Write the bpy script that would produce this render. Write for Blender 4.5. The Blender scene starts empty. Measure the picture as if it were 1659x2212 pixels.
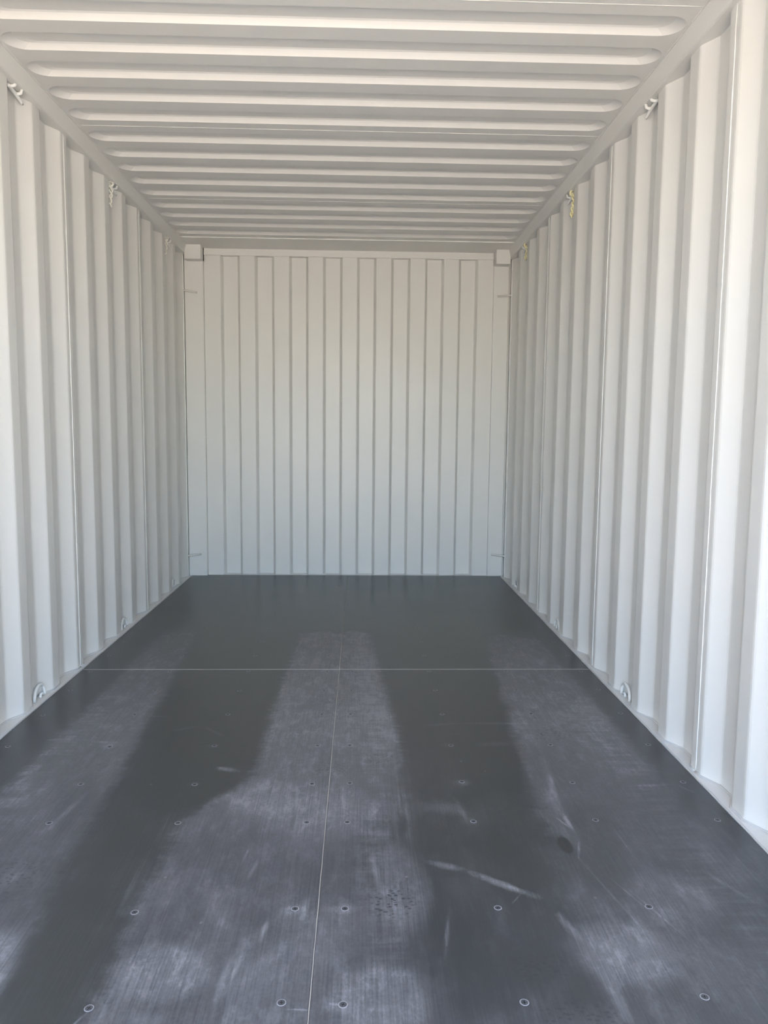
import bpy, bmesh, math, random
from mathutils import Vector, Matrix
random.seed(7)
scene = bpy.context.scene
COL = scene.collection

# ------------------------------------------------------------------ camera
def look_matrix(pitch, yaw, roll):
    a, b, c = (math.radians(v) for v in (pitch, yaw, roll))
    fw = Vector((math.sin(b)*math.cos(a), math.cos(b)*math.cos(a), -math.sin(a)))
    r = Vector((math.cos(b), -math.sin(b), 0.0)); u = r.cross(fw)
    r2 = r*math.cos(c) + u*math.sin(c); u2 = -r*math.sin(c) + u*math.cos(c)
    return Matrix((r2, u2, -fw)).transposed().to_4x4()
cam_d = bpy.data.cameras.new('camera'); cam = bpy.data.objects.new('camera', cam_d); COL.objects.link(cam)
cam.matrix_world = Matrix.Translation((0.0891, 0.0, 1.0286)) @ look_matrix(5.997, 1.813, 0.538)
cam_d.sensor_fit = 'HORIZONTAL'; cam_d.sensor_width = 36.0; cam_d.lens = 1638.4/1659*36.0
cam_d.clip_start = 0.02; cam_d.clip_end = 500
scene.camera = cam

# ------------------------------------------------------------------ daylight: sky and sun
SUN_EL, SUN_AZ = 62.0, 246.0      # azimuth clockwise from +Y (the far end of the container); the door end faces -Y
world = bpy.data.worlds.new('world'); scene.world = world; world.use_nodes = True
wt = world.node_tree; wt.nodes.clear()
sky = wt.nodes.new('ShaderNodeTexSky'); sky.sky_type = 'NISHITA'; sky.sun_disc = False
sky.sun_elevation = math.radians(SUN_EL); sky.sun_rotation = math.radians(SUN_AZ)
sky.air_density = 1.0; sky.dust_density = 0.8; sky.ozone_density = 1.8
bg = wt.nodes.new('ShaderNodeBackground'); bg.inputs['Strength'].default_value = 0.44
wo = wt.nodes.new('ShaderNodeOutputWorld')
wt.links.new(sky.outputs[0], bg.inputs['Color']); wt.links.new(bg.outputs[0], wo.inputs['Surface'])
sun_d = bpy.data.lights.new('sun', 'SUN'); sun = bpy.data.objects.new('sun', sun_d); COL.objects.link(sun)
sun_d.energy = 11.0; sun_d.angle = math.radians(0.53); sun_d.color = (1.0, 0.95, 0.88)
el, az = math.radians(SUN_EL), math.radians(SUN_AZ)
sdir = Vector((math.sin(az)*math.cos(el), math.cos(az)*math.cos(el), math.sin(el)))
sun.rotation_euler = sdir.to_track_quat('Z', 'Y').to_euler(); sun.location = sdir*20
vs = scene.view_settings
vs.view_transform = 'Standard'; vs.look = 'None'; vs.gamma = 1.0; vs.use_curve_mapping = False
vs.exposure = 1.91

# ------------------------------------------------------------------ dimensions (metres), floor top is z = 0
XI, XO = 1.128, 1.162           # inner and outer faces of the side corrugation
ZR, ZC = 2.222, 2.282           # underside of top rail, ceiling
YF, YB = -0.28, 5.41            # door end, end wall
WF = 1.103                      # half width of the plywood floor
PITCH, Y0 = 0.2635, 2.708       # side corrugation

# ------------------------------------------------------------------ helpers
def mesh_obj(name, verts, faces, mat, parent=None, smooth=False, loc=None):
    me = bpy.data.meshes.new(name); me.from_pydata([tuple(v) for v in verts], [], faces); me.update()
    return link(name, me, mat, parent, smooth, loc)
def link(name, me, mat, parent=None, smooth=False, loc=None):
    o = bpy.data.objects.new(name, me); COL.objects.link(o)
    for m in (mat if isinstance(mat, (list, tuple)) else [mat]): me.materials.append(m)
    if parent: o.parent = parent
    if loc: o.location = loc
    if smooth:
        for p in me.polygons: p.use_smooth = True
    return o
def empty(name, loc=(0, 0, 0)):
    o = bpy.data.objects.new(name, None); COL.objects.link(o); o.location = loc; o.empty_display_size = 0.1
    return o
def tag(o, label, cat=None, group=None, kind=None):
    o['label'] = label
    if cat: o['category'] = cat
    if group: o['group'] = group
    if kind: o['kind'] = kind
    return o
def box_data(x0, x1, y0, y1, z0, z1):
    v = [(x, y, z) for x in (x0, x1) for y in (y0, y1) for z in (z0, z1)]
    f = [(0, 1, 3, 2), (4, 6, 7, 5), (0, 4, 5, 1), (2, 3, 7, 6), (0, 2, 6, 4), (1, 5, 7, 3)]
    return v, f
def bevel_box(name, b, mat, parent=None, w=0.004, seg=2):
    v, f = box_data(*b); bm = bmesh.new()
    vs_ = [bm.verts.new(p) for p in v]
    for q in f: bm.faces.new([vs_[i] for i in q])
    bmesh.ops.recalc_face_normals(bm, faces=bm.faces)
    bmesh.ops.bevel(bm, geom=list(bm.edges), offset=w, segments=seg, affect='EDGES', profile=0.5)
    me = bpy.data.meshes.new(name); bm.to_mesh(me); bm.free()
    return link(name, me, mat, parent)
def tube_data(pts, rad, n=8, cap=True):
    """swept tube along points; rad is one radius or one for each point"""
    pts = [Vector(p) for p in pts]; R = rad if isinstance(rad, (list, tuple)) else [rad]*len(pts)
    vs_, fs = [], []
    t0 = (pts[1]-pts[0]).normalized()
    nrm = t0.orthogonal().normalized()
    for i, p in enumerate(pts):
        t = (pts[min(i+1, len(pts)-1)]-pts[max(i-1, 0)]).normalized()
        nrm = (nrm - t*nrm.dot(t)).normalized(); bn = t.cross(nrm)
        for k in range(n):
            a = 2*math.pi*k/n; vs_.append(p + (nrm*math.cos(a)+bn*math.sin(a))*R[i])
    for i in range(len(pts)-1):
        for k in range(n):
            fs.append((i*n+k, i*n+(k+1) % n, (i+1)*n+(k+1) % n, (i+1)*n+k))
    if cap:
        fs.append(tuple(reversed(range(n)))); fs.append(tuple(range((len(pts)-1)*n, len(pts)*n)))
    return vs_, fs
def bead_line(name, p0, p1, r, mat, parent, step=0.03, jit=0.35):
    """a hand-laid weld or sealant bead: a thin tube of uneven thickness"""
    p0, p1 = Vector(p0), Vector(p1); n = max(2, int((p1-p0).length/step))
    pts = [p0.lerp(p1, i/n) for i in range(n+1)]
    rr = [r*(1+random.uniform(-jit, jit)) for _ in pts]
    v, f = tube_data(pts, rr, 6)
    return mesh_obj(name, v, f, mat, parent, True)

# ------------------------------------------------------------------ node expression builder
class E:
    tree = None
    def __init__(s, sock): s.s = sock
    @staticmethod
    def math(op, *args):
        n = E.tree.nodes.new('ShaderNodeMath'); n.operation = op
        for i, a in enumerate(args):
            if isinstance(a, E): E.tree.links.new(a.s, n.inputs[i])
            else: n.inputs[i].default_value = float(a)
        return E(n.outputs[0])
    def __add__(s, o): return E.math('ADD', s, o)
    __radd__ = __add__
    def __sub__(s, o): return E.math('SUBTRACT', s, o)
    def __rsub__(s, o): return E.math('SUBTRACT', o, s)
    def __mul__(s, o): return E.math('MULTIPLY', s, o)
    __rmul__ = __mul__
    def __truediv__(s, o): return E.math('DIVIDE', s, o)
def emin(a, b): return E.math('MINIMUM', a, b)
def emax(a, b): return E.math('MAXIMUM', a, b)
def eabs(a): return E.math('ABSOLUTE', a)
def sstep(v, a, b):
    n = E.tree.nodes.new('ShaderNodeMapRange'); n.interpolation_type = 'SMOOTHSTEP'
    E.tree.links.new(v.s, n.inputs[0])
    lo, hi, t0, t1 = (a, b, 0, 1) if a < b else (b, a, 1, 0)
    n.inputs[1].default_value = lo; n.inputs[2].default_value = hi; n.inputs[3].default_value = t0; n.inputs[4].default_value = t1
    return E(n.outputs[0])
def combine(x, y, z=0.0):
    n = E.tree.nodes.new('ShaderNodeCombineXYZ')
    for i, a in enumerate((x, y, z)):
        if isinstance(a, E): E.tree.links.new(a.s, n.inputs[i])
        else: n.inputs[i].default_value = a
    return n.outputs[0]
def noise(vec, scale, detail=3.0, rough=0.55):
    n = E.tree.nodes.new('ShaderNodeTexNoise'); n.inputs['Scale'].default_value = scale
    n.inputs['Detail'].default_value = detail; n.inputs['Roughness'].default_value = rough
    E.tree.links.new(vec, n.inputs['Vector']); return E(n.outputs[0])
def new_mat(name, color, rough=0.5, spec=0.5, metal=0.0):
    m = bpy.data.materials.new(name); m.use_nodes = True; b = m.node_tree.nodes['Principled BSDF']
    b.inputs['Base Color'].default_value = (*color, 1); b.inputs['Roughness'].default_value = rough
    b.inputs['Specular IOR Level'].default_value = spec; b.inputs['Metallic'].default_value = metal
    return m, m.node_tree, b
def mix_rgb(tree, fac, c0, c1):
    n = tree.nodes.new('ShaderNodeMix'); n.data_type = 'RGBA'
    tree.links.new(fac.s, n.inputs[0])
    for i, c in ((6, c0), (7, c1)):
        if isinstance(c, tuple): n.inputs[i].default_value = (*c, 1)
        else: tree.links.new(c, n.inputs[i])
    return n.outputs[2]

# ------------------------------------------------------------------ materials
def paint_material(name, color, rough=0.38, bump=0.05):
    m, t, b = new_mat(name, color, rough, 0.45); E.tree = t
    pos = t.nodes.new('ShaderNodeNewGeometry').outputs['Position']
    n1 = noise(pos, 2.5, 2); n2 = noise(pos, 60, 3)
    f = n1*0.6 + n2*0.15
    c2 = tuple(c*0.955 for c in color)
    t.links.new(mix_rgb(t, f, color, c2), b.inputs['Base Color'])
    r = n1*0.08 + (rough-0.04); t.links.new(r.s, b.inputs['Roughness'])
    bp = t.nodes.new('ShaderNodeBump'); bp.inputs['Strength'].default_value = bump; bp.inputs['Distance'].default_value = 0.002
    t.links.new(noise(pos, 180, 2).s, bp.inputs['Height']); t.links.new(bp.outputs[0], b.inputs['Normal'])
    return m
PAINT = (0.775, 0.764, 0.735)
M_paint = paint_material('grey_white_paint', PAINT)
M_weld = paint_material('painted_weld', (0.82, 0.82, 0.80), 0.3)
M_seal = paint_material('pale_sealant', (0.62, 0.61, 0.60), 0.45)
M_gap = paint_material('floor_joint_sealant', (0.42, 0.40, 0.37), 0.5, 0.2)

def floor_material(xa, xb, ya, yb):
    """coating of one plywood panel with the tracks that cross it and the marks that lie on it"""
    def here(x_, y_, r_=0.06): return xa-r_ < x_ < xb+r_ and ya-r_ < y_ < yb+r_
    m, t, b = new_mat('dusty_dark_floor_coating', (0.05, 0.053, 0.058), 0.35, 0.5); E.tree = t
    pos = t.nodes.new('ShaderNodeNewGeometry').outputs['Position']
    sp = t.nodes.new('ShaderNodeSeparateXYZ'); t.links.new(pos, sp.inputs[0])
    x, y = E(sp.outputs[0]), E(sp.outputs[1])
    flat = combine(x, y, 0.0)
    cloud = noise(flat, 2.6, 4, 0.6)
    cloud2 = noise(flat, 7.0, 4, 0.6)
    fine = noise(flat, 34.0, 3, 0.6)
    tiny = noise(flat, 130.0, 2, 0.6)
    patch = noise(combine(x*6.0, y*3.2, 4.0), 1.0, 5, 0.62)
    scuff = sstep(noise(combine(x*26.0, y*11.0, 9.0), 1.0, 7, 0.78), 0.46, 0.72)   # broken scuffing
    lat = noise(combine(x*5.0, y*42.0), 1.0, 3, 0.6)         # streaks lying across the container
    grain = noise(combine(x*260.0, y*5.0), 1.0, 2, 0.5)      # brush lines running along it
    grain2 = noise(combine(x*70.0, y*2.0), 1.0, 3, 0.6)
    wx = x + (lat-0.5)*0.055 + (fine-0.5)*0.05 + (cloud2-0.5)*0.05 + (tiny-0.5)*0.02
    xs = x + (grain2-0.5)*0.13 + (cloud2-0.5)*0.14 + (fine-0.5)*0.05   # raggedness of the lanes swept clean near the door
    # ---- dusty tracks left by loads dragged along the floor
    def band(xl, xr, soft, y_end, y_soft=0.18):
        a = sstep(wx-xl if isinstance(xl, E) else wx-xl, -soft, soft)
        c = sstep(wx-xr if isinstance(xr, E) else wx-xr, soft, -soft)
        e = sstep(y+(cloud2-0.5)*0.25, y_end+y_soft, y_end-y_soft)
        return a*c*e
    near = sstep(y, 2.5, 1.9)
    l_r = -0.50 - 0.06*y
    b_left = band(-0.925, l_r, 0.025, 3.95, 0.3)
    c_l = -0.225 - 0.16*sstep(y, 2.25, 1.85)
    c_r = 0.35 - 0.052*y - 0.06*near
    b_mid = band(c_l, c_r, 0.022, 3.85, 0.06)*(1.0 - near*0.75*sstep(x+(cloud2-0.5)*0.2, 0.0, 0.22))
    r_l = 0.44 + 0.075*y
    b_right = band(r_l, 1.0, 0.025, 3.78, 0.06)*(1.0 - near*0.55)
    # brighter worn edges of the tracks
    def ridge(xc, w): return sstep(eabs(wx-xc), w, 0.0)
    edges = (ridge(-0.87, 0.09)*sstep(lat, 0.40, 0.72)*b_left*sstep(y, 3.4, 2.6)
             + ridge(c_r-0.06, 0.08)*sstep(lat, 0.32, 0.7)*b_mid
             + ridge(0.21, 0.05)*sstep(y, 2.9, 2.2)*sstep(y, 1.45, 1.75)*sstep(grain2, 0.35, 0.8)*sstep(patch, 0.35, 0.6)*0.9
             + ridge(0.93, 0.12)*sstep(lat, 0.36, 0.66)*b_right*sstep(y, 3.2, 2.7))
    # general dusty haze near the door end except on the two dark lanes
    lane_l = sstep(xs-(-0.47-0.05*y), -0.05, 0.03)*sstep(xs-c_l, 0.06, -0.08)
    lane_r = sstep(xs-0.30, -0.08, 0.12)*sstep(xs-r_l, 0.03, -0.06)*sstep(y+(cloud2-0.5)*0.3, 1.45, 1.8)
    haze = near*sstep(patch, 0.42, 0.68)*(1.0-0.85*lane_l)*(1.0-0.62*lane_r)
    fade = 1.45 - 0.95*sstep(y, 2.7, 1.7)
    tone = 0.20 + 0.55*patch + 0.22*cloud2
    dust = (b_left*tone*0.85 + b_mid*tone*1.15 + b_right*tone*0.95)*fade + edges*0.50 + haze*0.24 + haze*sstep(grain2, 0.5, 0.75)*0.20
    # ---- single marks: (x0, y0, x1, y1, half width, strength)
    def vmath(op, a, c=None, out=0):
        n = t.nodes.new('ShaderNodeVectorMath'); n.operation = op; t.links.new(a, n.inputs[0])
        if c is not None: n.inputs[1].default_value = c
        return n.outputs[out]
    def seg(x0, y0, x1, y1, w, k):
        # a tapering scuff: distance in the mark's own frame, scaled to its half length and half width
        L = math.hypot(x1-x0, y1-y0)/2 + w; ang = math.atan2(y1-y0, x1-x0)
        mp = t.nodes.new('ShaderNodeMapping'); mp.vector_type = 'TEXTURE'
        mp.inputs['Location'].default_value = ((x0+x1)/2, (y0+y1)/2, 0); mp.inputs['Rotation'].default_value = (0, 0, ang)
        mp.inputs['Scale'].default_value = (L, w, w); t.links.new(flat, mp.inputs['Vector'])
        d = E(vmath('LENGTH', mp.outputs[0], None, 1)) + ragged
        r_ = sstep(d, 1.0, 0.1); r_.s.node.inputs[3].default_value = k
        return r_
    ragged = (fine-0.5)*1.1 + (tiny-0.5)*0.8
    ragged2 = (cloud2-0.5)*0.5
    marks = [(-0.15, 1.75, -0.165, 1.66, .008, .4), (-0.18, 1.80, -0.19, 1.72, .006, .35), (-0.02, 1.60, -0.03, 1.50, .01, .3), (0.36, 2.05, 0.38, 1.90, .012, .2),
             (0.70, 1.62, 0.78, 1.40, .004, .3), (0.66, 1.70, 0.74, 1.48, .003, .3), (0.90, 1.70, 0.97, 1.55, .01, .25), (-0.68, 2.10, -0.72, 1.85, .014, .3), (-0.80, 2.45, -0.70, 2.44, .012, .3),
             (-0.68, 2.68, -0.60, 2.67, .01, .35), (0.03, 2.66, 0.08, 2.62, .014, .25), (0.12, 1.80, 0.14, 1.60, .012, .3), (-0.64, 3.0, -0.58, 2.99, .008, .3), (-0.57, 2.53, -0.46, 2.585, .013, .22), (-0.46, 2.585, -0.36, 2.48, .012, .22), (-0.345, 2.245, -0.275, 2.225, .018, .6),
             (0.42, 2.60, 0.72, 2.595, .014, .38), (0.30, 2.575, 0.45, 2.60, .018, .22), (0.48, 2.41, 0.62, 2.43, .03, .2),
             (0.68, 2.26, 0.635, 1.98, .016, .28), (0.645, 1.96, 0.652, 1.855, .009, .85), (0.615, 1.95, 0.650, 1.865, .004, .5),
             (0.655, 1.83, 0.625, 1.73, .005, .5), (0.26, 1.725, 0.34, 1.69, .018, .45), (0.34, 1.69, 0.50, 1.575, .017, .55),
             (0.285, 1.53, 0.262, 1.39, .006, .4), (0.88, 2.115, 1.03, 2.12, .010, .35), (1.03, 2.12, 1.06, 2.07, .008, .3),
             (0.76, 1.88, 0.765, 1.74, .004, .35), (0.62, 1.77, 0.70, 1.40, .005, .22), (0.52, 1.53, 0.545, 1.43, .016, .4),
             (0.56, 1.36, 0.57, 1.20, .018, .35), (-0.21, 4.10, -0.19, 4.0, .012, .35), (-0.195, 3.72, -0.205, 3.52, .012, .3),
             (0.22, 4.27, 0.36, 4.27, .02, .2), (0.10, 4.10, 0.23, 4.15, .02, .2), (0.36, 4.12, 0.40, 3.98, .016, .2),
             (-0.76, 4.10, -0.78, 3.75, .014, .2), (-0.70, 4.10, -0.735, 3.80, .014, .18), (-0.60, 3.15, -0.40, 3.13, .016, .15),
             (-0.10, 1.52, -0.11, 1.44, .010, .5), (-0.045, 1.262, 0.018, 1.258, .0028, .5), (0.036, 1.274, 0.062, 1.270, .004, .5),
             (-0.385, 1.27, -0.415, 1.21, .004, .4), (-0.16, 1.40, -0.17, 1.27, .012, .35), (-0.135, 1.42, -0.15, 1.33, .008, .4),
             (0.10, 2.18, 0.20, 2.10, .04, .16), (0.28, 2.0, 0.36, 1.98, .05, .22), (0.42, 1.55, 0.46, 1.60, .003, .4)]
    single = cloud*0.0
    for q in marks:
        if here((q[0]+q[2])/2, (q[1]+q[3])/2, 0.1): single = single + seg(*q)
    def blob(cx, cy, rx, ry, k, soft=0.35):
        mp = t.nodes.new('ShaderNodeVectorMath'); mp.operation = 'MULTIPLY_ADD'; t.links.new(flat, mp.inputs[0])
        mp.inputs[1].default_value = (1/rx, 1/ry, 0); mp.inputs[2].default_value = (-cx/rx, -cy/ry, 0)
        d = E(vmath('LENGTH', mp.outputs[0], None, 1)) + ragged2
        r_ = sstep(d, 1.0+soft, 1.0-soft); r_.s.node.inputs[3].default_value = k
        return r_
    for q in ((-0.28, 1.36, .085, .075, .26), (0.13, 1.285, .085, .09, .28), (0.62, 1.40, .10, .09, .30), (0.19, 1.62, .06, .16, .22),
              (-0.17, 2.05, .10, .10, .22), (0.80, 1.58, .09, .10, .16), (-0.62, 1.34, .05, .14, .40), (0.02, 1.95, .16, .12, .16)):
        if here(q[0], q[1], 0.12): single = single + blob(*q)
    dust = dust + single*(0.6+grain*1.1+fine*0.9)
    for r in (1.273, 1.546, 1.917, 2.14, 2.41):              # rubbed spots round the screw heads
        for sx in (-0.725, -0.387, -0.049, 0.061, 0.393):
            if random.random() < 0.5 and here(sx, r, 0.0):
                dust = dust + blob(sx+random.uniform(-.012, .006), r, random.uniform(.016, .034), random.uniform(.012, .02), random.uniform(.15, .4), 0.6)
    for _ in range(9):                                       # specks of paint
        cx, cy = random.uniform(-0.8, 0.9), random.uniform(1.25, 2.4)
        if here(cx, cy, 0.0): dust = dust + blob(cx, cy, .0032, .004, .6, 0.3)
    # ---- boot prints: patches of small dark lugs in the dust
    vor = t.nodes.new('ShaderNodeTexVoronoi'); vor.inputs['Scale'].default_value = 1.0
    t.links.new(combine(x*75.0, y*110.0), vor.inputs['Vector'])
    lugs = sstep(E(vor.outputs['Distance']), 0.42, 0.22)
    prints = cloud*0.0
    for q in ((0.755, 2.50, .06, .05, 1.0), (0.165, 1.57, .05, .05, 1.0), (0.44, 1.36, .06, .04, 1.0), (0.49, 1.235, .07, .04, 1.0),
              (0.0, 2.24, .055, .05, .8), (0.16, 2.30, .05, .04, .8), (-0.71, 1.67, .06, .08, .8), (0.0, 2.83, .07, .05, .6)):
        if here(q[0], q[1], 0.1): prints = prints + blob(*q, 0.5)
    dust = dust*(1.0 - emin(prints, 1.0)*lugs*0.75)
    dust = emax(dust*(grain*0.80 + fine*0.40 + (tiny-0.5)*0.6 + scuff*0.75) + near*((grain-0.5)*0.10 + scuff*0.045*(1.0-0.7*lane_l)), 0.0)
    dust = emin(dust, 1.0)
    # ---- dark stain
    stain = emax(blob(0.610, 1.795, .017, .037, 1.3, 0.25), emax(seg(0.555, 1.992, 0.60, 1.985, .016, .55), prints*lugs*0.35))
    base = mix_rgb(t, sstep(cloud, 0.3, 0.7), (0.041, 0.045, 0.051), (0.048, 0.052, 0.058))
    base = mix_rgb(t, emin((lane_l*sstep(y, 3.9, 3.4) + lane_r), 1.0)*0.6, base, (0.039, 0.045, 0.044))
    col = mix_rgb(t, dust, base, (0.25, 0.25, 0.268))
    col = mix_rgb(t, emin(stain, 1.0)*0.8, col, (0.018, 0.022, 0.022))
    t.links.new(col, b.inputs['Base Color'])
    r = 0.31 + dust*0.45 + (cloud-0.5)*0.08; t.links.new(r.s, b.inputs['Roughness'])
    bp = t.nodes.new('ShaderNodeBump'); bp.inputs['Strength'].default_value = 0.25; bp.inputs['Distance'].default_value = 0.0015
    t.links.new((grain*0.7+fine*0.5).s, bp.inputs['Height']); t.links.new(bp.outputs[0], b.inputs['Normal'])
    return m
M_screw, _, _ = new_mat('coated_screw', (0.085, 0.088, 0.095), 0.4, 0.5)
M_rim, _, _ = new_mat('chipped_screw_rim', (0.30, 0.30, 0.32), 0.55, 0.4)
M_dark, _, _ = new_mat('screw_recess', (0.02, 0.02, 0.022), 0.6, 0.3)
M_steel, _, _ = new_mat('underfloor_steel', (0.1, 0.1, 0.1), 0.6, 0.4)

def ground_material():
    m, t, b = new_mat('sandy_concrete_yard', (0.45, 0.41, 0.35), 0.9, 0.2); E.tree = t
    pos = t.nodes.new('ShaderNodeNewGeometry').outputs['Position']
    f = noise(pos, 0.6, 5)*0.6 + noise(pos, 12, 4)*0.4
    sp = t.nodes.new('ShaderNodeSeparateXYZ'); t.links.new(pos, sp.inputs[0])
    bounce_mask = sstep(E(sp.outputs[1]) + noise(pos, 1.5, 4)*0.8, -3.2, -4.0)     # unseen ground invented darker near, paler far, to bounce light deeper inside
    near_ground = mix_rgb(t, f, (0.54, 0.45, 0.345), (0.43, 0.355, 0.27))
    t.links.new(mix_rgb(t, bounce_mask, near_ground, mix_rgb(t, noise(pos, 30, 4), (0.72, 0.61, 0.47), (0.60, 0.50, 0.38))), b.inputs['Base Color'])
    return m
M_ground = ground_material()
def rope_material(name, c0, c1):
    m, t, b = new_mat(name, c0, 0.75, 0.2); E.tree = t
    pos = t.nodes.new('ShaderNodeNewGeometry').outputs['Position']
    t.links.new(mix_rgb(t, sstep(noise(pos, 700, 3), 0.35, 0.7), c0, c1), b.inputs['Base Color'])
    return m
M_rope_y = rope_material('yellow_rope', (0.92, 0.88, 0.58), (0.74, 0.68, 0.38))
M_rope_w = rope_material('cream_rope', (0.90, 0.89, 0.83), (0.68, 0.66, 0.58))

# ------------------------------------------------------------------ yard outside the open doors
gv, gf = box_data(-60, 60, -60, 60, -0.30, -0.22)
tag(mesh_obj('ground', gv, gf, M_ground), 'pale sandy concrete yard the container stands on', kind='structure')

# ------------------------------------------------------------------ floor
fv, ff = box_data(-WF-0.06, WF+0.06, YF, YB+0.05, -0.21, -0.036)
floor = tag(mesh_obj('floor', fv, ff, M_steel), 'dark grey coated plywood floor with dusty drag tracks', kind='structure')
ROWS = [-0.10, 0.17, 0.45, 0.72, 1.0, 1.273, 1.546, 1.917, 2.14, 2.41, 2.69, 2.95, 3.19, 3.42, 3.66, 3.93, 4.2, 4.48, 4.75, 5.03, 5.25]
SX = [-1.055, -0.723, -0.387, -0.049, 0.061, 0.393, 0.726, 1.057]
def screw_mesh():
    """countersunk head sunk a little in its hole: chipped rim, dished cap, cross recess"""
    bm = bmesh.new(); n = 16; prof = [(0.0088, 0.0001), (0.0080, 0.0007), (0.0070, 0.0005), (0.0060, 0.0002), (0.0030, 0.0004)]
    rings = [[bm.verts.new((r*math.cos(2*math.pi*k/n), r*math.sin(2*math.pi*k/n), z)) for k in range(n)] for r, z in prof]
    for i in range(len(prof)-1):
        for k in range(n):
            f = bm.faces.new((rings[i][k], rings[i][(k+1) % n], rings[i+1][(k+1) % n], rings[i+1][k]))
            f.material_index = 1 if i < 2 else 0
    c = bm.faces.new(rings[-1]); c.material_index = 0
    for ang in (0.4, 0.4+math.pi/2):
        ca, sa = math.cos(ang), math.sin(ang); q = []
        for u, v in ((-.0042, -.0007), (.0042, -.0007), (.0042, .0007), (-.0042, .0007)):
            q.append(bm.verts.new((u*ca-v*sa, u*sa+v*ca, 0.00055)))
        f = bm.faces.new(q); f.material_index = 2
    me = bpy.data.meshes.new('screw'); bm.to_mesh(me); bm.free()
    for mm in (M_screw, M_rim, M_dark): me.materials.append(mm)
    return me
SCREW = screw_mesh()
SEAM_X, SEAM_Y = 0.003, (YF, 0.99, 3.218, YB-0.006)
for (xa, xb) in ((-WF, SEAM_X-0.0012), (SEAM_X+0.0012, WF)):
    for i in range(3):
        ya, yb = SEAM_Y[i]+0.0012, SEAM_Y[i+1]-0.0012
        p = bevel_box('plywood_panel', (xa, xb, ya, yb, -0.028, 0.0), floor_material(xa, xb, ya, yb), floor, 0.0012, 1)
        for ry in ROWS:
            for sx in SX:
                if xa < sx < xb and ya+0.01 < ry < yb-0.01:
                    s = bpy.data.objects.new('screw', SCREW); COL.objects.link(s); s.parent = p
                    s.location = (sx+random.uniform(-.003, .003), ry+random.uniform(-.005, .005), 0.0)
                    s.rotation_euler = (0, 0, random.uniform(0, 3))
def joint(name, p0, p1, w, h):
    p0, p1 = Vector(p0), Vector(p1); d = (p1-p0).normalized(); s = Vector((-d.y, d.x, 0)); n = int((p1-p0).length/0.035)
    v, f = [], []
    for i in range(n+1):
        c = p0.lerp(p1, i/n); k = w*random.uniform(0.75, 1.25); o = s*random.uniform(-.0004, .0004)
        v += [c-s*k+o-Vector((0, 0, .006)), c-s*k*0.6+o+Vector((0, 0, h)), c+s*k*0.6+o+Vector((0, 0, h)), c+s*k+o-Vector((0, 0, .006))]
    for i in range(n):
        for k in range(3): f.append((i*4+k, i*4+k+1, i*4+5+k, i*4+4+k))
    return mesh_obj(name, v, f, M_gap, floor)
joint('sealant_bead', (SEAM_X, YF, 0), (SEAM_X, YB-0.01, 0), 0.0017, 0.0004)
joint('sealant_bead', (-WF, SEAM_Y[2], 0), (WF, SEAM_Y[2], 0), 0.0027, 0.0008)
joint('sealant_bead', (-WF, SEAM_Y[1], 0), (WF, SEAM_Y[1], 0), 0.0025, 0.0006)

# ------------------------------------------------------------------ side walls: corrugated panels, rails, welds
L_IN, L_SL, L_OUT = 0.0675, 0.064, 0.068
def corr_profile(ya, yb):
    """(y, depth 0..1) points of the side corrugation between ya and yb, bends slightly rounded"""
    raw = []
    for k in range(-14, 14):
        y = Y0 + PITCH*k
        raw += [(y, 0.0), (y+L_IN, 0.0), (y+L_IN+L_SL, 1.0), (y+L_IN+L_SL+L_OUT, 1.0)]
    pts = []
    for i in range(1, len(raw)-1):
        (py, pd), (cy, cd), (ny, nd) = raw[i-1], raw[i], raw[i+1]
        r = 0.007
        a = Vector((py-cy, (pd-cd)*0.034)).normalized()*r; c = Vector((ny-cy, (nd-cd)*0.034)).normalized()*r
        for tt in (0.0, 0.5, 1.0):
            q = a*(1-tt)**2 + c*tt**2
            pts.append((cy+q.x, cd+q.y/0.034))
    def interp(yy):
        for (a0, d0), (a1, d1) in zip(pts, pts[1:]):
            if a0 <= yy <= a1: return d0+(d1-d0)*(yy-a0)/max(a1-a0, 1e-9)
        return 0.0
    return [(ya, interp(ya))] + [p for p in pts if ya+1e-4 < p[0] < yb-1e-4] + [(yb, interp(yb))]
Y_END = YB-0.065
BOUNDS = [YF+0.10] + [Y0+PITCH*k+0.030 for k in (-10, -6, -2, 2, 6)] + [Y_END]
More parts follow.
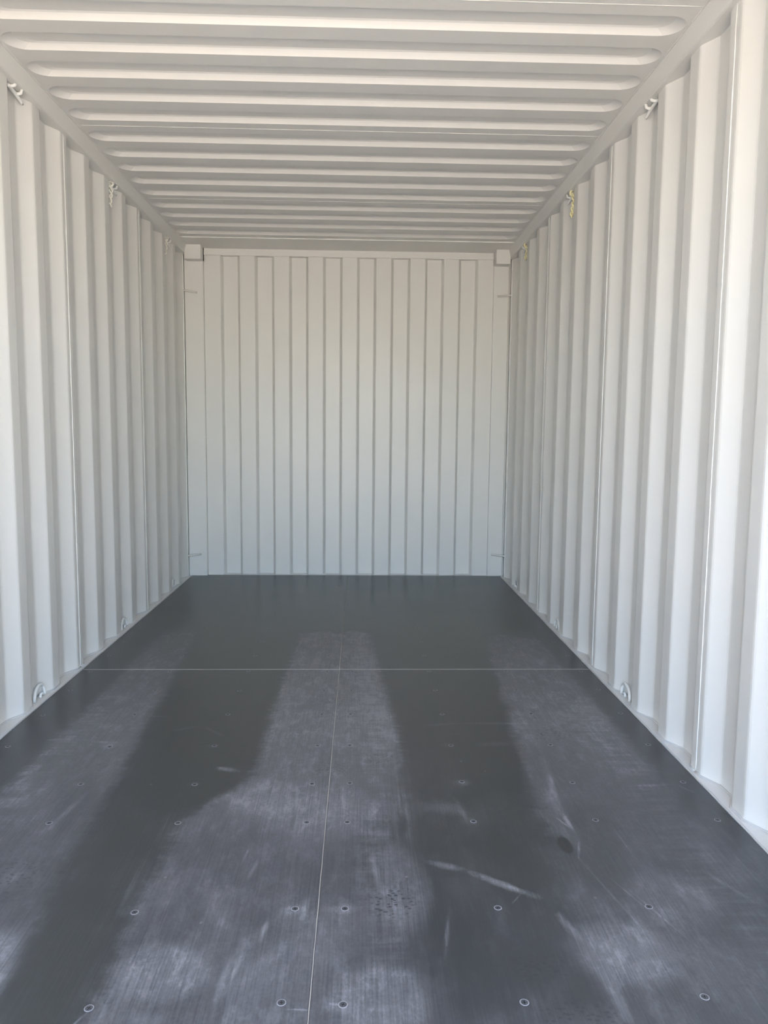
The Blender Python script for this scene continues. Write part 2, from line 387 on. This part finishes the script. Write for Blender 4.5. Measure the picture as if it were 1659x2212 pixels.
for side, sname in ((-1, 'left'), (1, 'right')):
    wall = tag(empty('wall_'+sname), 'grey white corrugated steel side wall with %s' % ('a cream rope on its lashing ring' if side < 0 else 'a yellow rope on its lashing ring'), kind='structure')
    for ya, yb in zip(BOUNDS, BOUNDS[1:]):
        pr = corr_profile(ya, yb)
        v, f = [], []
        for (yy, d) in pr:
            xx = side*(XI + (XO-XI)*d)
            v += [(xx, yy, -0.012), (xx, yy, ZR+0.004)]
        for i in range(len(pr)-1):
            q = (2*i, 2*i+2, 2*i+3, 2*i+1); f.append(q if side < 0 else tuple(reversed(q)))
        mesh_obj('corrugated_panel', v, f, M_paint, wall)
        # the bead that seals the foot of the sheet to the bottom rail
        pts = [(side*(XI+(XO-XI)*d-0.001), yy, -0.003) for yy, d in pr]
        bv, bf = tube_data(pts, [0.0042*random.uniform(.8, 1.2) for _ in pts], 6)
        mesh_obj('foot_seal', bv, bf, M_seal, wall, True)
    for yb in BOUNDS[1:-1]:
        bead_line('weld_bead', (side*(XI-0.0003), yb, 0.0), (side*(XI-0.0003), yb, ZR), 0.0017, M_weld, wall, 0.03, 0.6)
        lv, lf = box_data(min(side*(XI-.0018), side*XI), max(side*(XI-.0018), side*XI), yb+0.001, yb+0.022, 0.0, ZR)
        mesh_obj('lap_strip', lv, lf, M_paint, wall)
    bead_line('weld_bead', (side*(XI-0.001), Y_END, 0.0), (side*(XI-0.001), Y_END, ZR), 0.004, M_weld, wall)
    # top rail: a box section with slightly leaning inner face and rounded lower edge
    sec = [(1.0925, ZC), (1.0935, ZC-0.006), (1.1055, ZR+0.008), (1.108, ZR+0.002), (1.113, ZR), (1.20, ZR), (1.20, ZC+0.05), (1.0925, ZC+0.05)]
    ys = [YF, YB+0.04]; v = [(side*a, yy, z) for yy in ys for a, z in sec]; n = len(sec)
    f = [(i, (i+1) % n, n+(i+1) % n, n+i) for i in range(n)] + [tuple(range(n)), tuple(range(n, 2*n))]
    rail = mesh_obj('trim_%d' % (1 if side < 0 else 2), v, f, M_paint)
    tag(rail, 'long steel top rail where the roof meets the %s wall' % ('cream rope' if side < 0 else 'yellow rope'), kind='structure')
    bead_line('weld_bead', (side*1.0915, YF, ZC-0.001), (side*1.0915, YB, ZC-0.001), 0.0022, M_paint, rail, 0.05)
    # bottom rail ledge beside the floor
    sec = [(WF+0.0005, 0.0012), (WF+0.007, 0.0022), (WF+0.012, -0.003), (1.20, -0.006), (1.20, -0.215), (WF+0.0005, -0.215)]
    n = len(sec); v = [(side*a, yy, z) for yy in ys for a, z in sec]
    f = [(i, (i+1) % n, n+(i+1) % n, n+i) for i in range(n)] + [tuple(range(n)), tuple(range(n, 2*n))]
    base = mesh_obj('baseboard_'+sname, v, f, M_paint)
    tag(base, 'pale steel bottom rail along the foot of the %s wall' % ('cream rope' if side < 0 else 'yellow rope'), kind='structure')
    bead_line('sealant_bead', (side*(WF+0.003), YF, 0.001), (side*(WF+0.003), YB, 0.001), 0.0030, M_seal, base, 0.04)

# ------------------------------------------------------------------ ceiling: pressed roof panels
ceiling = tag(empty('ceiling'), 'grey white steel roof of pressed panels with crosswise troughs', kind='structure')
PL, CP = 0.985, 0.190
E_LAST = 4.368
def stadium(cx_half, hw, yc, z, n=13):
    """closed loop of a long rounded trough outline, right end then left end"""
    out = []
    for s_ in (1, -1):
        for i in range(n):
            a = -math.pi/2 + math.pi*i/(n-1)
            out.append((s_*(cx_half-hw*1.1+hw*1.1*math.cos(a)), yc + s_*hw*math.sin(a), z))
    return out
def roof_panel(y_lo, y_hi, edges):
    bm = bmesh.new(); W = 1.10; n = 13
    cuts = [y_lo]
    cen = [e+0.0575 for e in edges]
    for a, c in zip(cen, cen[1:]): cuts.append((a+c)/2)
    cuts.append(y_hi)
    for i, yc in enumerate(cen):
        y0, y1 = cuts[i], cuts[i+1]
        lo = [bm.verts.new(p) for p in stadium(1.082, 0.0575, yc, ZC, n)]
        mid = [bm.verts.new(p) for p in stadium(1.048, 0.0440, yc, ZC+0.0165, n)]
        hi = [bm.verts.new(p) for p in stadium(1.022, 0.0385, yc, ZC+0.0200, n)]
        m = len(lo)
        for A, B in ((lo, mid), (mid, hi)):
            for k in range(m): bm.faces.new((A[k], B[k], B[(k+1) % m], A[(k+1) % m]))
        bm.faces.new(hi)
        # flat sheet round the trough
        ring = []
        for k, vtx in enumerate(lo):
            s_ = 1 if k < n else -1; j = k % n
            yy = y0 if (j < n//2) == (s_ > 0) else y1
            if j == n//2: yy = None
            ring.append(bm.verts.new((vtx.co.x, yy, ZC)) if yy is not None else None)
        for k in range(m):
            k2 = (k+1) % m
            if ring[k] and ring[k2]: bm.faces.new((lo[k], lo[k2], ring[k2], ring[k]))
        for s_, k in ((1, n//2), (-1, n+n//2)):
            ca, cb = bm.verts.new((s_*W, y0, ZC)), bm.verts.new((s_*W, y1, ZC))
            pa, pb = ring[k-1], ring[k+1]
            first, last = (ca, cb) if s_ > 0 else (cb, ca)
            bm.faces.new((lo[k-1], lo[k], first, pa)); bm.faces.new((lo[k], last, first)); bm.faces.new((lo[k], lo[k+1], pb, last))
    bmesh.ops.recalc_face_normals(bm, faces=bm.faces)
    me = bpy.data.meshes.new('roof_panel'); bm.to_mesh(me); bm.free()
    o = link('roof_panel', me, M_paint, ceiling, True)
    me.set_sharp_from_angle(angle=math.radians(11))
    return o
y_hi = 5.122
for k in range(0, 6):
    e0 = E_LAST - PL*k
    edges = [e0+CP*i for i in range(4 if k == 0 else 5) if e0+CP*i > YF+0.02]
    y_lo = max(e0-0.055, YF)
    if not edges: break
    roof_panel(y_lo, y_hi, edges)
    if k > 0: bead_line('weld_bead', (-1.09, y_hi, ZC), (1.09, y_hi, ZC), 0.0013, M_paint, ceiling, 0.04)
    y_hi = y_lo
    if y_lo <= YF: break
hv, hf = box_data(-1.10, 1.10, 5.118, YB+0.06, ZC-0.007, ZC+0.02)
mesh_obj('end_plate', hv, hf, M_paint, ceiling)
bead_line('weld_bead', (-1.09, 5.117, ZC-0.004), (1.09, 5.117, ZC-0.004), 0.0045, M_weld, ceiling)

# ------------------------------------------------------------------ end wall
back = tag(empty('wall_back'), 'grey white corrugated steel end wall closing the container', kind='structure')
ED, ES = 0.036, 0.016
C0, CPITCH, CW = -0.8205, 0.2366, 0.116
pr = [(-1.17, 0.0)]
for k in range(8):
    c = C0 + CPITCH*k
    pr += [(c-CW/2-ES/2, 0.0), (c-CW/2+ES/2, 1.0), (c+CW/2-ES/2, 1.0), (c+CW/2+ES/2, 0.0)]
pr.append((1.17, 0.0))
rp = [pr[0]]
for i in range(1, len(pr)-1):
    (py, pd), (cy, cd), (ny, nd) = pr[i-1], pr[i], pr[i+1]
    a = Vector((py-cy, (pd-cd)*ED)).normalized()*0.005; c = Vector((ny-cy, (nd-cd)*ED)).normalized()*0.005
    for tt in (0, .5, 1):
        q = a*(1-tt)**2 + c*tt**2; rp.append((cy+q.x, cd+q.y/ED))
rp.append(pr[-1])
v, f = [], []
for xx, d in rp: v += [(xx, YB+0.008+ED*d, -0.03), (xx, YB+0.008+ED*d, 2.235)]
for i in range(len(rp)-1): f.append((2*i, 2*i+2, 2*i+3, 2*i+1))
mesh_obj('corrugated_sheet', v, f, M_paint, back)
bv, bf = tube_data([(xx, YB+0.008+ED*d-0.001, 0.001) for xx, d in rp if -1.0 < xx < 1.01], 0.0045, 6)
mesh_obj('foot_seal', bv, bf, M_seal, back, True)
bevel_box('end_header', (-1.10, 1.10, YB, YB+0.07, 2.231, ZC+0.01), M_paint, back, 0.004)
bead_line('weld_bead', (-0.93, YB+0.002, 2.2305), (0.93, YB+0.002, 2.2305), 0.0016, M_paint, back)
sv, sf = box_data(-1.10, 1.10, YB-0.004, YB+0.07, -0.05, -0.0005)
mesh_obj('end_sill', sv, sf, M_paint, back)
for s_, xin, xout in ((-1, -0.997, -1.127), (1, 1.010, 1.118)):
    x0, x1 = min(xin, xout), max(xin, xout)
    bevel_box('corner_post', (x0, x1, YB-(0.030 if s_ < 0 else 0.014), YB+0.05, -0.02, ZC), M_paint, back, 0.005)
    bevel_box('corner_casting', (min(xin, s_*1.108), max(xin, s_*1.108), 5.305, YB+0.02, 2.181, ZC+0.004), M_paint, back, 0.004)
    # return plate that closes the gap between the post and the side wall
    pv, pf = box_data(min(s_*1.10, s_*1.20), max(s_*1.10, s_*1.20), YB+0.012, YB+0.03, -0.2, ZC)
    mesh_obj('return_plate', pv, pf, M_paint, back)
    pv, pf = box_data(min(s_*(XI+.0005), s_*1.20), max(s_*(XI+.0005), s_*1.20), Y_END-0.002, YB+0.03, -0.2, ZC)
    mesh_obj('return_plate', pv, pf, M_paint, back)

# ------------------------------------------------------------------ door frame behind the camera, one leaf folded back, one added to block light
front = tag(empty('wall_front'), 'steel door frame of the open container end', kind='structure')
bevel_box('door_header', (-1.20, 1.20, YF-0.09, YF+0.02, 2.20, ZC+0.12), M_paint, front, 0.006)
for s_ in (-1, 1):
    bevel_box('corner_post', (min(s_*1.10, s_*1.21), max(s_*1.10, s_*1.21), YF-0.10, YF+0.11, -0.21, ZC+0.1), M_paint, front, 0.006)
bevel_box('door_sill', (-1.20, 1.20, YF-0.09, YF, -0.21, -0.002), M_paint, front, 0.005)

def door_leaf(name, hinge, ang, label):
    d = tag(empty(name, hinge), label, kind='structure'); d.rotation_euler = (0, 0, ang)
    W, z0, z1 = 1.17, -0.03, 2.22
    for b in ((0, W, -0.025, 0.025, z0, z0+0.10), (0, W, -0.025, 0.025, z1-0.10, z1), (0, 0.09, -0.025, 0.025, z0+0.10, z1-0.10), (W-0.09, W, -0.025, 0.025, z0+0.10, z1-0.10)):
        bevel_box('leaf_frame', b, M_paint, d, 0.004)
    v, f = [], []; n = 5; hp = (z1-z0-0.2)/n
    prof = []
    for i in range(n):
        a = z0+0.10+hp*i; prof += [(a, 0.0), (a+hp*0.35, 0.0), (a+hp*0.45, 0.03), (a+hp*0.9, 0.03)]
    prof.append((z1-0.10, 0.0))
    for z, dd in prof: v += [(0.085, -0.015+dd, z), (W-0.085, -0.015+dd, z)]
    for i in range(len(prof)-1): f.append((2*i, 2*i+1, 2*i+3, 2*i+2))
    mesh_obj('leaf_panel', v, f, M_paint, d)
    for xx in (0.35, 0.85):
        tv, tf = tube_data([(xx, -0.055, z0-0.05), (xx, -0.055, z1+0.05)], 0.017, 10); mesh_obj('locking_rod', tv, tf, M_paint, d, True)
    return d
door_leaf('door_light_block', (-1.215, YF-0.13, 0), math.radians(-96), 'unseen door leaf added square to the cream rope wall to block side light')  # leaf added out of view to keep side light off the opposite wall
door_leaf('door_2', (1.262, YF-0.10, 0), math.radians(90), 'steel door leaf folded back along the outside of the yellow rope wall')

# ------------------------------------------------------------------ lashing rings
def arc(fn, n): return [fn(i/(n-1)) for i in range(n)]
def ring_top(side):
    """bent rod under the top rail: a bowed bar along the wall on two level prongs; local origin at the rail's lower edge"""
    s_ = side
    bar = arc(lambda t: (s_*(0.009-0.006*t*t), -0.044+0.098*t, -0.010-0.026*t*t), 12)
    bv, bf = tube_data(bar, [0.0055, 0.0062]+[0.0064]*8+[0.0058, 0.0042], 10)
    prongs = []
    for k in (1, 6):
        b0 = Vector(bar[k])
        prongs.append(tube_data([b0, b0+Vector((-s_*0.008, 0.003, 0.001)), b0+Vector((-s_*0.016, 0.006, 0.004)), b0+Vector((-s_*0.020, 0.008, 0.014 if k < 3 else 0.020))], [0.0058, 0.0058, 0.0056, 0.0052], 10))
    return (bv, bf), prongs
def ring_foot(side):
    s_ = side
    bar = arc(lambda t: (s_*(0.004*math.sin(math.pi*t)), -0.046*math.cos(math.pi*t)+0.010*math.sin(math.pi*t), 0.050*math.sin(math.pi*t)**0.8), 15)
    return tube_data(bar, 0.0062, 10)
KS = (1, 5, 9)
where = ['at the two panels farthest from the end wall', 'midway along the wall', 'beside the end wall']
lab_top = {(-1, 0): 'bare lashing ring under the top rail of the cream rope wall',
           (-1, 1): 'top rail lashing ring with a cream rope, midway along the wall',
           (-1, 2): 'top rail lashing ring with a cream rope, next to the end wall',
           (1, 0): 'bare lashing ring under the top rail of the yellow rope wall',
           (1, 1): 'top rail lashing ring with a bright yellow rope, midway along the wall',
           (1, 2): 'top rail lashing ring with a pale yellow rope, next to the end wall'}
lab_foot = {0: 'lashing ring at the foot of the %s wall, below the bare top ring',
            1: 'lashing ring at the foot of the %s wall, midway along it',
            2: 'lashing ring at the foot of the %s wall, next to the end wall'}
for side in (-1, 1):
    wn = 'cream rope' if side < 0 else 'yellow rope'
    (bv, bf), prongs = ring_top(side); fv_, ff_ = ring_foot(side)
    me_bar = me_pr = me_foot = me_pad = None
    for i, k in enumerate(KS):
        yc = Y0+PITCH*k-0.098
        r = tag(empty('lashing_ring', (side*(XI+0.001), yc-0.026, ZR+0.001)), lab_top[(side, i)], 'lashing ring', 'lashing rings under the top rails')
        if i == 0:
            me_bar = mesh_obj('ring_bar', bv, bf, M_weld, r, True).data
            me_pr = [mesh_obj('prong', pv, pf, M_weld, r, True).data for pv, pf in prongs]
        else:
            for nm, me in [('ring_bar', me_bar)] + [('prong', q) for q in me_pr]:
                o = bpy.data.objects.new(nm, me); COL.objects.link(o); o.parent = r
        r = tag(empty('lashing_ring', (side*(XI+0.014), yc, -0.005)), lab_foot[i] % wn, 'lashing ring', 'lashing rings along the foot of the walls')
        if i == 0:
            me_foot = mesh_obj('ring_bar', fv_, ff_, M_weld, r, True).data
            pv, pf = tube_data([(0, 0.040, 0.0), (side*0.002, 0.030, 0.010), (side*0.002, 0.014, 0.012), (0, 0.004, 0.002)], 0.0055, 8)
            me_pad = mesh_obj('weld_lug', pv, pf, M_weld, r, True).data
        else:
            for nm, me in (('ring_bar', me_foot), ('weld_lug', me_pad)):
                o = bpy.data.objects.new(nm, me); COL.objects.link(o); o.parent = r

# ------------------------------------------------------------------ rope ends knotted on the far top rings
def rope(loc, length, mat, label, thick=0.0075, group='rope ends on the lashing rings'):
    o = empty('rope_end', loc)
    for ph in (0, 1):
        a0 = ph*math.pi; n = 44
        pts = [(thick*0.62*math.cos(a0+t*length/0.050*2*math.pi) + 0.004*math.sin(5*t), thick*0.62*math.sin(a0+t*length/0.050*2*math.pi), -t*length) for t in [i/(n-1) for i in range(n)]]
        v, f = tube_data(pts, [thick*0.46]*(n-2)+[thick*0.42, thick*0.25], 7); mesh_obj('strand', v, f, mat, o, True)
    # the hitch over the ring bar
    pts = [(0.013*math.cos(a), 0.004*math.sin(2*a)+0.004, 0.004+0.013*math.sin(a)) for a in [2*math.pi*i/18 for i in range(19)]]
    v, f = tube_data(pts, thick*0.55, 7); mesh_obj('hitch', v, f, mat, o, True)
    return tag(o, label, 'rope', group)
def ring_y(k): return Y0+PITCH*k-0.098
rope((XI+0.002, ring_y(5)-0.072, ZR-0.012), 0.115, M_rope_y, 'bright yellow twisted rope end hanging from a lashing ring', 0.0105)
rope((XI+0.001, ring_y(9)-0.074, ZR-0.012), 0.090, M_rope_y, 'pale yellow twisted rope end hanging next to the end wall', 0.009)
rope((-XI-0.002, ring_y(5)-0.074, ZR-0.014), 0.105, M_rope_w, 'cream twisted rope end hanging midway along the wall', 0.010)
rope((-XI-0.001, ring_y(9)-0.076, ZR-0.014), 0.095, M_rope_w, 'cream twisted rope end hanging next to the end wall', 0.0095)

# ------------------------------------------------------------------ lashing bars on the corner posts
for s_, z, top in ((-1, 1.978, True), (-1, 0.150, False), (1, 1.978, True), (1, 0.154, False)):
    dz = -0.006 if (s_ < 0 and top) else (0.004 if not top else 0.0)
    o = empty('lashing_bar', (s_*1.126, YB-(0.088 if s_ < 0 else 0.070), z))
    pts = [(0, 0, 0), (-s_*0.030, 0.012, dz*0.5), (-s_*0.062, 0.030, dz), (-s_*0.088, 0.046, dz*1.1)]
    v, f = tube_data(pts, 0.0055, 8); mesh_obj('rod', v, f, M_paint, o, True)
    tag(o, 'short steel lashing bar %s the corner post of the %s wall' % ('high on' if top else 'low on', 'cream rope' if s_ < 0 else 'yellow rope'), 'lashing bar', 'lashing bars on the corner posts')
